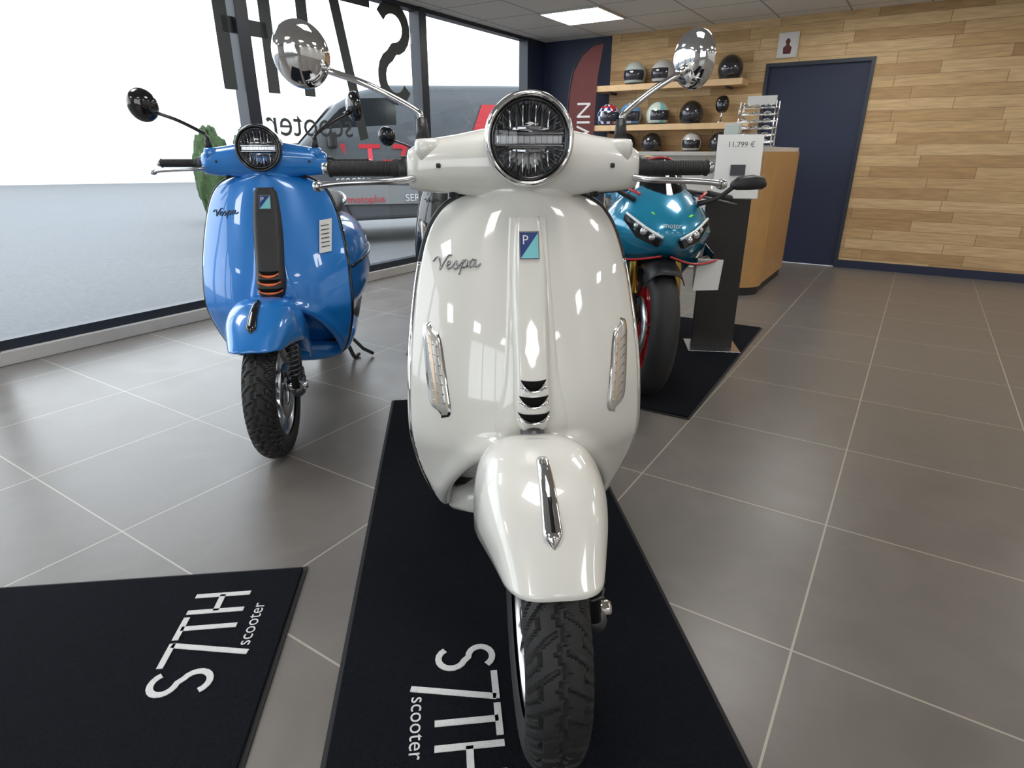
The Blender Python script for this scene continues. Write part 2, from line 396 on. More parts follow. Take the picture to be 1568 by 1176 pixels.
# ------------------------------------------------------------------ mats
def floor_mat(name,corner,ang,w,l,th=.008):
    e=empty(name,(corner[0],corner[1],0),(0,0,ang))
    box('pile',(w/2,-l/2,.002+th/2),(w-.02,l-.02,th),'mat',e,.002)
    box('rubber_edge',(w/2,-l/2,.0025),(w,l,.004),'matedge',e,.001)
    return e
ya=math.radians(6.3)
m1=floor_mat('floor_mat',(-.515,2.39),ya,.745,2.6)
logo('print','letter',m1,lambda x,y:(.145+.052+y,-1.42-x,.0108),.125)
m2=floor_mat('floor_mat.001',(-.52-.745,1.28-.08),ya,.745,1.9)
logo('print','letter',m2,lambda x,y:(.745-.115-y,-.385+x,.0108),.125)
a3=-math.radians(31.2)
c3=(1.515-.77*math.cos(a3),3.53-.77*math.sin(a3))
floor_mat('floor_mat.002',c3,a3,.77,1.56)
floor_mat('floor_mat.003',(-.58-.06,4.6),math.radians(3),.745,1.58)
# ------------------------------------------------------------------ wheel
def wheel(e,pre,c,R,hw,rim,nth=360,ns=36,pitch=.05,trd=True,disc=1):
    H=.22*R; rc=R-H
    v=[];f=[]
    for i in range(nth):
        th=2*math.pi*i/nth
        for j in range(ns):
            al=math.radians(-125+250*j/(ns-1)); q=abs(al)/math.radians(78); r=rc+H*math.cos(al); x=hw*math.copysign(abs(math.sin(al))**.9,al)
            g=0
            if trd:
                npit=round(2*math.pi*R/pitch); L=th/(2*math.pi)*npit
                ph=L+(.5 if al>0 else 0)+1.1*q**1.3; fr=ph%1
                if .10<q<.98 and fr<.17: g=1
                if .42<q<1.05 and ((ph+.45)%1)<.13: g=1
                tri=abs((L%1)-.5)*2-.5
                if abs(al/math.radians(78)-.16*tri)<.05: g=1
                if abs(q-.5-.1*tri)<.035 and (fr>.5): g=1
            k=1-.0055*g/ H if g else 1
            r2=rc+(r-rc)*k; x2=x*k if g else x
            v.append((c[0]+x2,c[1]-r2*math.cos(th),c[2]+r2*math.sin(th)))
    for i in range(nth):
        for j in range(ns-1):
            a=i*ns+j;b=((i+1)%nth)*ns+j; f.append((a,b,b+1,a+1))
    o=mesh(pre+'_tyre',v,f,'rubber',e,not trd)
    rr=rc-H*.45
    lathe(pre+'_rim',[(rr+.008,-hw*.78),(rr+.004,-hw*.82),(rr-.006,-hw*.7),(rr-.018,-hw*.35),(rr-.018,hw*.35),(rr-.006,hw*.7),(rr+.004,hw*.82),(rr+.008,hw*.78)],rim,e,c,'x',64)
    lathe(pre+'_hub',[(.002,-hw*.75),(.022,-hw*.75),(.03,-hw*.5),(.03,hw*.5),(.022,hw*.75),(.002,hw*.75)],rim,e,c,'x',24)
    for k in range(5):
        for dd in (-.16,.16):
            a=2*math.pi*k/5+.3
            p0=(c[0]-hw*.35,c[1]+.02*math.cos(a),c[2]+.02*math.sin(a)); p1=(c[0]-hw*.45,c[1]+(rr-.012)*math.cos(a+dd),c[2]+(rr-.012)*math.sin(a+dd))
            tube(pre+'_spoke',[p0,p1],[.013,.010],rim,e,8)
    lathe(pre+'_disc',[(.05,disc*hw*.8),(.095*R/.23,disc*hw*.8),(.095*R/.23,disc*hw*.88),(.05,disc*hw*.88)],'alu',e,c,'x',40)
# ------------------------------------------------------------------ scooter
ZS=[.225,.24,.28,.35,.42,.5,.6,.735,.80,.85,.89,.908,.921,.928]
WS=[.12,.150,.182,.205,.219,.226,.223,.207,.194,.178,.152,.125,.085,.03]
YC=([.225,.28,.35,.43,.47,.55,.65,.75,.85,.93],[.30,.265,.22,.185,.172,.18,.205,.235,.265,.285])
BB=([.225,.35,.5,.7,.85,.93],[.06,.08,.09,.09,.085,.07])
def shield_y(x,z,k=1.0):
    w=interp(z,ZS,WS); u=min(1,abs(x)/w)
    y=interp(z,*YC)+interp(z,*BB)*(u**2.3)
    rr=math.sqrt((x/.168)**2+(max(0,z-.27)/.212)**2)
    y+=.135*(1-sm(rr,.80,1.02))*(1-.3*u)
    y-=.012*math.exp(-((rr-1.08)/.10)**2)*(1 if z<.5 else 0)
    return y
def scooter(name,loc,yaw,paint,acc,tie,slat,ringm,mirm,sx=1.0,nth=360,label=False,mirror=(True,True),signals=True,tiew=1.0):
    e=empty(name,(loc[0],loc[1],loc[2] if len(loc)>2 else 0),(0,0,yaw))
    def sxy(x,z,h=0): return (x*sx,shield_y(x,z)-h,z)
    wheel(e,'front',(0,0,.23),.23,.05,'alu',nth=nth,ns=44 if nth>500 else 30)
    wheel(e,'rear',(0,1.24,.23),.23,.055,'alu',nth=240,ns=24)
    # fender
    PH=[47,56,65,79,90,105,120,150,170]
    RCR=[.272,.276,.283,.301,.312,.322,.323,.315,.305]
    WF=[.060,.074,.084,.098,.106,.110,.108,.10,.09]
    RE=[.250,.224,.205,.188,.180,.175,.175,.20,.24]
    def fend(t,s,off=0):
        p0=47+7*abs(2*s-1)**3; ph=p0+(170-p0)*t; R=interp(ph,PH,RCR); w=interp(ph,PH,WF)*(.4+.6*sx); re=interp(ph,PH,RE)
        pe=.62+.30*(1-sm(ph,47,72))
        a=(s-.5)*math.pi; x=w*math.copysign(abs(math.sin(a))**pe,a); r=re+(R-re)*abs(math.cos(a))**pe+off
        p=math.radians(ph); return (x-.004,-r*math.cos(p),.23+r*math.sin(p))
    o=surf('front_fender',fend,60,56,paint,e); orient(o,(0,-.5,1)); solid(o,.005,-1)
    def orn(a,b,hh=.013,w0=1.0):
        ph=61+(92-61)*a; R=interp(ph,PH,RCR); p=math.radians(ph)
        w=(.0155*min(1,(a/.12)**.8 if a>0 else 0)*(1-.42*a))*w0*min(1,((1-a)/.06)**.5 if a<1 else 0)+.0005
        s=(b-.5)*math.pi; x=w*math.sin(s); r=R+hh*math.cos(s)**.6*min(1,(1-a)*8+.2)*min(1,a*10+.1)-.001
        return (x-.006,-r*math.cos(p),.23+r*math.sin(p))
    surf('fender_crest',orn,30,16,acc,e)
    surf('fender_crest_inlay',lambda a,b:orn(.12+.32*a,b,.0142,.42),12,10,'gloss',e)
    # fork / suspension
    tube('steering_tube',[(0,.06,.47),(0,.12,.50),(0,.26,.53),(0,.31,.70),(0,.36,.95)],.022,'darkalu',e,16)
    tube('fork_bend',[(0,.08,.50),(.05,.06,.44),(.082,.03,.38),(.085,.02,.30),(.082,.015,.24)],.016,'darkalu',e,12,4)
    tube('trailing_link',[(.084,.035,.27),(.086,0,.23),(.084,-.03,.25)],.022,'darkalu',e,12,3)
    tube('shock_absorber',[(.083,-.03,.25),(.078,0,.46)],.013,'plast',e,12)
    tube('shock_spring',[(.081+.019*math.cos(t*.9),-.02+t*.0003+.019*math.sin(t*.9),.285+t*.0023) for t in range(0,70)],.0035,'darkalu',e,6)
    lathe('axle_cap',[(.001,.118),(.012,.118),(.016,.112),(.016,.09),(.02,.088),(.02,.05)],'chrome',e,(0,-.005,.25),'x',20)
    box('brake_caliper',(.07,.09,.24),(.035,.06,.085),'darkalu',e,.01)
    # shield
    z0_,z1_=ZS[0],ZS[-1]
    nz=120
    zz=[]
    for i in range(nz):
        t=i/(nz-1); zz.append(z0_+(z1_-z0_)*(.5-.5*math.cos(math.pi*t))*.6+(z1_-z0_)*t*.4)
    def shf(a,b):
        z=zz[int(round(a*(nz-1)))]; x=(2*b-1)*interp(z,ZS,WS); return sxy(x,z)
    o=surf('leg_shield',shf,nz,110,paint,e); orient(o); solid(o,.016,-1)
    for s in (-1,1):
        for nm,za,zb,mm in (('lower',0,.80,acc if acc!='blackp' else 'plast'),('upper',.79,1,'plast')):
            pts=[sxy(s*interp(z,ZS,WS),z) for z in zz if za<=z<=zb]
            tube('shield_trim_%s_%s'%(nm,'l' if s<0 else 'r'),[(p[0]+s*.002,p[1]+.012,p[2]) for p in pts],.006,mm,e,8)
    loft('inner_panel',[sell((0,y,zc),rx*sx,rz,28,.55) for y,zc,rx,rz in ((.33,.62,.10,.22),(.36,.62,.16,.26),(.40,.66,.165,.22),(.425,.67,.14,.18))],paint,e)
    def patch(name,zf,hwf,hf,m,n=40,k=14,x0=0,slx=0,pw=3):
        z0,z1=zf
        def fn(a,b):
            z=z0+(z1-z0)*a; hw=hwf(a); s=2*b-1; x=x0+slx*(a-.5)+hw*s
            h=hf(a)*(1-abs(s)**pw); return sxy(x,z,h-.0006)
        o=surf(name,fn,n,k,m,e); orient(o); return o
    patch('centre_band',(.488,.882),lambda a:interp(a,[0,.06,.3,1],[.045,.07,.052,.034]),lambda a:.007*sm(a,0,.1),paint,50,24,pw=8)
    tw=lambda a:tiew*interp(a,[0,.03,.08,.2,.35,.6,.97,1],[.004,.018,.031,.036,.0345,.034,.026,.02])
    th=lambda a:interp(a,[0,.05,.15,.3,.5,1],[.010,.024,.032,.028,.021,.011])
    patch('horn_cover',(.502,.884),tw,th,tie,70,40,pw=7)
    for i,(z,hw) in enumerate(((.607,.0225),(.580,.026),(.550,.0285))):
        def sl(a,b,z=z,hw=hw,h=.0006,tk=.0085,lift=0):
            s=2*b-1; zc=z+.010*(s*s)-.004; zz_=zc+(a-.5)*2*tk*(1-.9*s*s)+lift; x=hw*s*tiew
            aa=(zz_-.502)/(.884-.502); ww=tw(aa); hh=th(aa)*(1-min(1,abs(x)/ww)**7)
            return (x*sx,shield_y(x,zz_)-hh-h-(.003*(1-abs(2*a-1)) if slat!='gloss' else 0),zz_)
        surf('grille_slot_%d'%i,lambda a,b:sl(a,b,h=.0012),6,20,'slot',e)
        surf('grille_lip_%d'%i,lambda a,b:sl(a,b,h=.005,tk=.0022 if slat=='chrome' else .005,lift=-.0085),6,20,slat,e,th=.004)
    def bd(x,z,h=.0015):
        aa=(z-.502)/(.884-.502); return (x*sx,shield_y(x,z)-th(aa)*(1-min(1,abs(x)/tw(aa))**7)-h,z)
    surf('badge_frame',lambda a,b:bd(-.0175+.035*b,.814+.046*a,.0015),8,8,'chrome',e)
    surf('badge_navy',lambda a,b:bd(-.0158+.0316*b*a,.816+.042*a,.0035),8,8,'badgeb',e)
    surf('badge_teal',lambda a,b:bd(.0158-.0316*b*(1-a),.816+.042*a,.0035),8,8,'badget',e)
    textmesh('badge_letter','P',.022,'letter',e,lambda x,y,z:bd(x-.0075,y+.839,.0042))
    # cursive script emblem, raised metal wire
    cur=[[(-.35,.62),(-.1,.9),(.12,.85),(.22,.4),(.25,0),(.5,.5),(.85,1.0),(1.1,.98)],
         [(.68,.28),(.98,.38),(1.02,.56),(.86,.55),(.76,.25),(.88,.02),(1.1,.1),(1.32,.36),(1.5,.6),(1.52,.35),(1.62,.1),(1.45,-.02),(1.3,.06)],
         [(1.55,.03),(1.8,.3),(2.02,.62),(1.9,.1),(1.78,-.45)],[(1.98,.4),(2.2,.6),(2.36,.45),(2.25,.1),(2.02,.06)],
         [(2.25,.1),(2.5,.15)],[(2.95,.52),(2.72,.6),(2.52,.3),(2.62,.03),(2.85,.2),(2.98,.55),(2.95,.1),(3.15,.04),(3.4,.25)]]
    for i,pl in enumerate(cur):
        tube('script_emblem_%d'%i,[sxy(-.166+.0235*(px+.12*py),.787+.0235*py+.0033*px,.0022) for px,py in pl],.0014,'dchrome' if acc=='chrome' else 'gloss',e,6,4)
    for s in (-1,1):
        if not signals: break
        def sg(a,b,k=1,h=.006,s=s):
            t=2*a-1; q=2*b-1
            x=s*(.174+.007*t)+q*.020*k*(max(0,1-abs(t)**9))**.5*(1-.10*t); z=.608+.080*t*(1-(1-k)*.25)+.006*s*q
            return sxy(x,z,h*(1-abs(q)**4)*(1-t**8)+.0005)
        surf('signal_bezel',lambda a,b:sg(a,b,1,.004),30,12,acc if acc=='chrome' else 'gloss',e)
        surf('signal_lens',lambda a,b:sg(a,b,.88,.0075),30,12,'amber',e)
        surf('signal_core',lambda a,b:sg(.12+.76*a,.30+.14*b,.86,.0082),20,4,'amberd',e)
        for j in range(7):
            a=.14+.11*j
            tube('signal_rib',[sg(a,.16,.8,.0085),sg(a+.03,.84,.8,.0085)],.0012,'reflector',e,6)
    loft('floorboard',[sell((0,y,zc),rx*sx,rz,28,.6) for y,zc,rx,rz in ((.325,.27,.13,.035),(.36,.26,.165,.042),(.45,.255,.185,.035),(.62,.255,.19,.035),(.75,.27,.19,.05))],paint,e)
    box('floor_rubber',(0,.53,.293),(.3*sx,.34,.006),'plast',e,.002)
    rings=[]
    for y,w,zb,zt in ((.70,.09,.25,.62),(.74,.135,.25,.68),(.82,.175,.25,.71),(.95,.215,.24,.725),(1.1,.235,.245,.73),(1.25,.232,.27,.73),(1.38,.205,.33,.72),(1.5,.15,.42,.70),(1.56,.08,.50,.67)):
        rings.append(sell((0,y,(zb+zt)/2),w*(.5+.5*sx),(zt-zb)/2,40,.75))
    loft('rear_body',rings,paint,e)
    for s in (-1,1):
        surf('cowl_seam',lambda a,b:(s*(.19+.055*math.sin(math.pi*a))*(.5+.5*sx),.84+.6*a,.50+.012*b+.06*a),24,3,acc,e,th=.004)
    rings=[]
    for y,w,zb,zt in ((.66,.05,.70,.745),(.70,.095,.69,.765),(.82,.13,.70,.785),(.98,.15,.71,.78),(1.04,.155,.715,.80),(1.15,.15,.72,.825),(1.32,.12,.72,.825),(1.40,.07,.73,.80)):
        rings.append(sell((0,y,(zb+zt)/2),w,(zt-zb)/2,32,.6))
    loft('seat',rings,'seat',e)
    tube('grab_rail',[(-.13,1.2,.75),(-.14,1.35,.77),(-.1,1.47,.79),(0,1.5,.795),(.1,1.47,.79),(.14,1.35,.77),(.13,1.2,.75)],.010,acc,e,10,4)
    loft('tail_lamp',[sell((0,y,.60),rx,rz,20,.7) for y,rx,rz in ((1.535,.05,.035),(1.575,.04,.028),(1.585,.02,.015))],'red',e)
    box('rear_mudguard',(0,1.55,.38),(.15,.012,.22),'plast',e,.004,(-.25,0,0))
    tube('engine_case',[(-.09,.95,.26),(-.1,1.24,.23)],[.06,.065],'darkalu',e,16)
    tube('exhaust',[(.1,1.0,.2),(.125,1.2,.2),(.13,1.4,.25)],[.03,.05,.045],'darkalu',e,16)
    for s in (-1,1):
        tube('stand_leg',[(s*.08,.93,.22),(s*.13,.98,.09),(s*.15,1.02,.012),(s*.17,1.06,.014)],.010,'darkalu',e,10,3)
    tube('stand_cross',[(-.13,.98,.09),(.13,.98,.09)],.009,'darkalu',e,8)
    tube('side_stand',[(.12,.9,.2),(.2,1.0,.06),(.24,1.06,.014)] ,.009,'darkalu',e,8)
    # headset
    rings=[]
    for x,ry,rz,zc in ((-.212,.016,.020,.960),(-.208,.028,.033,.961),(-.19,.035,.041,.964),(-.16,.041,.047,.967),(-.12,.046,.051,.969),(-.07,.058,.060,.970),(0,.068,.070,.968),(.07,.058,.060,.970),(.12,.046,.051,.969),(.16,.041,.047,.967),(.19,.035,.041,.964),(.208,.028,.033,.961),(.212,.016,.020,.960)):
        rings.append(sell((x,.345,zc),ry,rz,32,.8,'yz'))
    loft('headset',rings,paint,e)
    loft('headset_neck',[sell((0,.36,z),rx,ry,32,.85,'xy') for z,rx,ry in ((.895,.085,.06),(.905,.095,.07),(.925,.098,.074),(.95,.108,.068),(.975,.12,.05))],paint,e)
    loft('neck_gasket',[sell((0,.36,z),rx,ry,32,.8,'xy') for z,rx,ry in ((.86,.07,.05),(.897,.083,.060))],'plast',e)
    for s in (-1,1):
        loft('lever_mount',[sell((s*.172,.335,z),r,r*1.1,20,.6,'xy') for z,r in ((.97,.024),(1.004,.024),(1.011,.021),(1.013,.01))],paint,e)
    hc=(0,0,1.010)
    lathe('headlamp_shell',[(.0715,.262),(.0745,.275),(.073,.31),(.066,.35),(.048,.39),(.02,.41),(.001,.412)],paint,e,hc,'y',56)
    lathe('headlamp_ring',[(.0650,.262),(.0665,.252),(.0700,.248),(.0740,.252),(.0765,.262),(.0765,.275),(.0745,.28)],ringm,e,hc,'y',72)
    lathe('headlamp_black_ring',[(.0585,.262),(.0600,.256),(.0640,.255),(.0657,.262)],'gloss',e,hc,'y',64)
    def refl(a,b):
        r=.0595*a; th_=2*math.pi*b; y=.262+.032*(1-a**2)+.005*math.cos(32*th_)*a
        return (r*math.cos(th_),y,hc[2]+r*math.sin(th_))
    surf('headlamp_reflector',refl,12,256,'reflector',e)
    for s in (-1,1):
        for j in range(-4,5):
            x=j*.0105; hh=math.sqrt(max(0,.054**2-x*x))
            tube('headlamp_rib',[(x,.266,hc[2]+s*.016),(x*1.03,.268,hc[2]+s*(.016+hh)/2),(x*1.06,.262,hc[2]+s*hh)],[.0022,.0016,.001],'chrome' if j%2 else 'darkalu',e,6,3)
        surf('headlamp_projector',lambda a,b:(.030*(a-.5)*2,.272-.008*math.cos(math.pi*(a-.5)),hc[2]+s*(.014+.008*b*(1-abs(2*a-1)**2*.4))),16,4,'dchrome',e,th=.003)
    box('headlamp_bar',(0,.264,hc[2]),(.112,.010,.016),'ledbar',e,.003)
    for s in (-1,1):
        box('headlamp_bar_edge',(0,.2605,hc[2]+s*.0095),(.113,.012,.0022),'chrome',e,.0008)
    for j in range(-5,6):
        box('headlamp_bar_cell',(j*.0098,.2585,hc[2]),(.0012,.003,.014),'dchrome',e,0)
    surf('headlamp_glass',lambda a,b:(.0600*a*math.cos(2*math.pi*b),.2585-.010*(1-a*a),hc[2]+.0600*a*math.sin(2*math.pi*b)),14,56,'lens',e)
    for s in (-1,1):
        gz=.962
        def gp(x,z=gz): return (s*x,.352+.05*(x-.22),z)
        tube('grip',[gp(x) for x in (.218,.235,.24,.345,.352)],[.017,.017,.0130,.0130,.0155],'rubber',e,16)
        for k in range(20):
            x=.243+.005*k; tube('grip_rib',[gp(x),gp(x+.0025)],.0137,'rubber',e,12)
        tube('bar_end',[gp(.352),gp(.364)],[.012,.010],'alu',e,12)
        tube('switch_pod',[gp(.2),gp(.226)],.022,'plast',e,16)
        tube('brake_lever',[(s*.19,.33,.950),(s*.22,.305,.944),(s*.27,.298,.942),(s*.33,.306,.939),(s*.362,.312,.935)],[.009,.009,.008,.0075,.0085],'alu',e,10,4,flat=.7)
        lathe('lever_ball',[(.001,-.01),(.007,-.008),(.010,0),(.007,.008),(.001,.01)],'alu',e,(s*.366,.313,.934),'x',14)
        box('handle_screw',(s*.155,.302,.968),(.008,.006,.008),'plast',e,.002)
        lathe('under_bolt',[(.001,-.012),(.008,-.012),(.008,.01)],'plast',e,(s*.13,.33,.925),'z',14)
        if s<0: st=[(-.180,.335,1.005),(-.182,.336,1.045),(-.194,.338,1.06),(-.27,.355,1.098),(-.34,.375,1.122)]; mc=(-.384,.378,1.147); yw,tl=.12,.15
        else: st=[(.174,.335,1.005),(.175,.336,1.045),(.186,.338,1.06),(.24,.355,1.098),(.285,.37,1.122)]; mc=(.318,.385,1.149); yw,tl=-1.02,.12
        if not mirror[0 if s<0 else 1]: continue
        tube('mirror_boot',[st[0],st[1]],[.013,.009],'plast',e,12)
        tube('mirror_stem',st[1:]+[(mc[0],mc[1],mc[2]-.012)],.0058,mirm,e,10,5)
        tube('mirror_collar',[st[-1],tuple(np.array(st[-1])*.6+np.array(mc)*.4)],.009,mirm,e,10)
        prof=[(.001,-.03),(.02,-.0285),(.037,-.022),(.047,-.012),(.0505,-.002),(.0505,.004),(.048,.006)]
        em=empty(name+'_mirror_pivot',mc,(tl,.25*s,yw)); em.parent=e
        sc=.94 if s<0 else .88
        mh=lathe('mirror_head',prof,mirm,em,(0,0,0),'y',48); mh.scale=(sc,sc,1.14*sc)
        mg=lathe('mirror_glass',[(.001,.005),(.048,.005)],'chrome',em,(0,0,0),'y',48); mg.scale=(sc,sc,1.14*sc)
    if label:
        mesh('price_label',[sxy(.145,.66,.012),sxy(.18,.665,.012),sxy(.185,.775,.012),sxy(.15,.77,.012)],[(0,1,2,3)],'paper',e,False)
        for j in range(6):
            z=.68+.014*j; mesh('label_line',[sxy(.153,z,.0135),sxy(.176,z+.003,.0135),sxy(.176,z+.006,.0135),sxy(.153,z+.003,.0135)],[(0,1,2,3)],'ink',e,False)
    return e
scooter('scooter',(.053,.835,.009),math.radians(5.2),'white','chrome','white','chrome','chrome','chrome',1.0,960)
scooter('scooter.001',(-.82,1.93),math.radians(8),'blue','gloss','plast','orange','gloss','gloss',1.14,480,True,signals=False,tiew=1.3)
sb=scooter('scooter.002',(-.30,3.15,.009),math.radians(2),'blackp','gloss','blackp','gloss','gloss','gloss',1.05,240)
sb.scale=(.93,.93,.93)
# ------------------------------------------------------------------ sport motorcycle
def sportbike():
    e=empty('sport_motorcycle',(.575,2.50,.009),(0,math.radians(4),0))
    wheel(e,'front',(0,0,.28),.28,.056,'red',300,30,trd=False,disc=-1)
    wheel(e,'rear',(0,1.3,.29),.29,.085,'red',240,30,trd=False)
    for s in (-1,1):
        tube('fork_leg',[(s*.092,0,.28),(s*.09,.06,.44)],.022,'plast',e,14)
        tube('fork_tube',[(s*.09,.05,.42),(s*.088,.20,.82)],.024,'gold',e,14)
        tube('fork_foot',[(s*.06,0,.28),(s*.105,0,.28)],.024,'darkalu',e,14)
        box('caliper',(s*.075,.10,.33),(.03,.06,.10),'gold',e,.01)
        lathe('disc',[(.07,0),(.14,0),(.14,.005),(.07,.005)],'alu',e,(s*.06,0,.28),'x',40)
    surf('front_mudguard',lambda a,b:((b-.5)*.15,-(.305-.05*(2*b-1)**4)*math.cos(math.radians(60+100*a)),.28+(.305-.05*(2*b-1)**4)*math.sin(math.radians(60+100*a))),24,14,'plast',e,th=.004)
    rings=[]
    for y,w,zb,zt in ((-.085,.035,.655,.70),(-.07,.07,.63,.735),(-.02,.135,.60,.785),(.06,.195,.565,.83),(.16,.235,.50,.87),(.30,.255,.40,.86),(.45,.25,.28,.82),(.62,.21,.2,.76),(.8,.13,.2,.66)):
        n=36; r=[]
        for i in range(n):
            a=2*math.pi*i/n; ca,sa=math.cos(a),math.sin(a)
            zc=(zb+zt)/2; z=zc+(zt-zb)/2*math.copysign(abs(sa)**.85,sa)
            ww=w*abs(ca)**.75*(1-.35*max(0,sa)-.25*max(0,-sa)); r.append((math.copysign(ww,ca),y,z))
        rings.append(r)
    loft('front_fairing',rings,'teal',e)
    lime=mat('lime_decal',(.2,.8,.1),.4)
    for s in (-1,1):
        pts=[(s*.035,-.087,.668),(s*.10,-.045,.70),(s*.165,.04,.745),(s*.168,.045,.725),(s*.12,-.02,.665),(s*.05,-.082,.64)]
        o=mesh('headlamp_base',[(p[0],p[1]-.012,p[2]) for p in pts],[tuple(range(6))],'gloss',e,False); solid(o,.02,0)
        for j,(t,r) in enumerate(((.25,.013),(.5,.016),(.72,.012))):
            x=s*(.045+.115*t); lathe('projector',[(.001,-.012),(r*.7,-.01),(r,-.002),(r,.006)],'ledbar',e,(x,-.094+.11*t*t+.02*t-.006,.655+.075*t),'y',20)
        tube('drl',[(s*.035,-.105,.676),(s*.10,-.062,.708),(s*.165,.020,.75)],.0055,'ledwhite',e,8,3)
        surf('winglet',lambda a,b:(s*(.02+.24*a),-.06+.16*a+.09*b,.60-.0*a-.035*math.sin(math.pi*a*.8)+.01*b),14,6,'gloss',e,th=.008)
        tube('winglet_edge',[(s*(.02+.24*a),-.062+.16*a,.60-.035*math.sin(math.pi*a*.8)) for a in [k/10 for k in range(11)]],.0045,'red',e,8)
        o=mesh('side_blade',[(s*.255,.12,.60),(s*.27,.30,.62),(s*.27,.42,.50),(s*.26,.34,.40),(s*.22,.16,.50)],[(0,1,2,3,4)],'gloss',e,False); solid(o,.012,0); mod_bevel(o,.003)
        tube('fairing_stripe',[(s*.12,.03,.825),(s*.17,.12,.845),(s*.2,.26,.835)],.006,'red',e,8,3)
        box('lime_mark',(s*.075,-.052,.762),(.016,.012,.006),lime,e,.002,(0,-s*.5,s*.5))
        tube('mirror_arm',[(s*.13,.08,.80),(s*.2,.06,.83),(s*.27,.07,.885)],[.012,.009,.010],'plast',e,10,4)
        loft('mirror_wing',[sell((s*x,.07,z),ry,rz,20,.8,'yz') for x,z,ry,rz in ((.25,.885,.012,.012),(.275,.892,.026,.026),(.33,.90,.03,.030),(.375,.90,.024,.024),(.39,.895,.01,.01))],'plast',e)
        tube('clip_on',[(s*.09,.23,.84),(s*.2,.25,.835),(s*.33,.30,.82)],.011,'plast',e,12)
        tube('grip',[(s*.22,.258,.833),(s*.34,.305,.818)],.018,'rubber',e,14)
        tube('lever',[(s*.14,.2,.83),(s*.22,.17,.82),(s*.34,.21,.80)],.006,'darkalu',e,8,3)
    textmesh('nose_script','motor',.028,'letter',e,lambda x,y,z:(x,-.090+ .55*(y)-.012+abs(x)*.5,.715+y))
    surf('windscreen',lambda a,b:((2*b-1)*(.13-.045*a**2),.02+.22*a+.10*(2*b-1)**2,.80+.17*a-.03*(2*b-1)**2),20,20,'smoke',e,th=.003)
    tube('screen_rim',[((2*b-1)*(.13-.045),.24+.10*(2*b-1)**2,.97-.03*(2*b-1)**2) for b in [k/12 for k in range(13)]],.004,'red',e,8)
    box('dash',(0,.2,.87),(.13,.03,.08),'plast',e,.01,(-.5,0,0))
    loft('fuel_tank',[sell((0,y,z),w,h,30,.75) for y,z,w,h in ((.38,.78,.08,.05),(.43,.79,.13,.09),(.55,.79,.15,.11),(.68,.765,.13,.10),(.8,.72,.08,.06))],'teal',e)
    loft('seat',[sell((0,y,z),w,h,24,.6) for y,z,w,h in ((.76,.71,.06,.03),(.85,.71,.12,.035),(1.0,.73,.11,.035),(1.1,.76,.08,.03))],'seat',e)
    loft('tail',[sell((0,y,z),w,h,24,.7) for y,z,w,h in ((1.0,.76,.11,.06),(1.15,.82,.10,.055),(1.35,.87,.07,.04),(1.45,.89,.03,.02))],'teal',e)
    tube('swingarm',[(.09,.75,.32),(.1,1.3,.29)],.03,'darkalu',e,12)
    tube('swingarm_l',[(-.09,.75,.32),(-.1,1.3,.29)],.03,'darkalu',e,12)
    loft('engine',[sell((0,y,.38),w,h,24,.5) for y,w,h in ((.4,.16,.14),(.5,.19,.18),(.75,.17,.18),(.85,.12,.1))],'darkalu',e)
    tube('side_stand',[(.14,.72,.22),(.25,.80,-.005)],.01,'darkalu',e,8)
    o=mesh('price_sheet',[(.16,.0,.44),(.27,.0,.45),(.27,.0,.58),(.16,.0,.58)],[(0,1,2,3)],'paper',e,False); solid(o,.002,0); o.location=(.02,.10,0)
    return e
sportbike()
# ------------------------------------------------------------------ price stand
st=empty('price_display_stand',(1.085,3.14,0),(0,0,math.radians(-8)))
box('base_plate',(0,.02,.006),(.27,.22,.012),'alu',st,.003)
box('column',(0,.03,.40),(.215,.035,.78),'stand',st,.004)
box('sheet_holder',(.02,.01,.93),(.235,.008,.31),'lens',st,.001,(-.1,0,0))
box('sheet',(.02,.002,.93),(.215,.002,.295),'paper',st,0,(-.1,0,0))
box('photo',(.02,-.006,.915),(.07,.002,.05),'ink',st,0,(-.1,0,0))
textmesh('price_text','11.799 €',.035,'ink',st,lambda x,y,z:(x+.02,-.016+.1*(y-.0)+.0,1.02+y))
for j in range(5):
    box('text_line_%d'%j,(.0+.01*(j%2),-.002+.002*-j+.006,.875-.018*j),(.13,.001,.004),'ink',st,0,(-.1,0,0))
# ------------------------------------------------------------------ shelves & helmets
def shelf(name,u0,u1,z,dp=.22,th=.055):
    e=empty(name,W((u0+u1)/2,VB-.02-dp/2,z),(0,0,RA))
    box('plank',(0,0,-th/2),(u1-u0,dp,th),'shelf',e,.004)
    for x in (-.4,.4):
        box('bracket',((u1-u0)*x,dp*.1,-th-.012),(.03,dp*.7,.02),'plast',e,.003)
    return e
shelf('wall_shelf',-2.97,-1.52,1.615)
shelf('wall_shelf.001',-2.97,-1.42,1.25)
shelf('wall_shelf.002',-2.9,-1.42,1.0)
hn=[0]
M['h_mint']=mat('helmet_mint',(.45,.52,.48),.3,0,.6); M['h_sil']=mat('helmet_silver',(.62,.62,.62),.3,.2,.6)
M['h_black']=M['blackp']; M['h_lt']=mat('helmet_offwhite',(.6,.68,.62),.3,0,.6); M['h_blue']=mat('helmet_blue',(.12,.3,.6),.3,0,.6)
M['h_white']=mat('helmet_white',(.8,.8,.8),.3,0,.6); M['visor']=mat('visor_smoke',(.03,.03,.04),.08,0,.4)
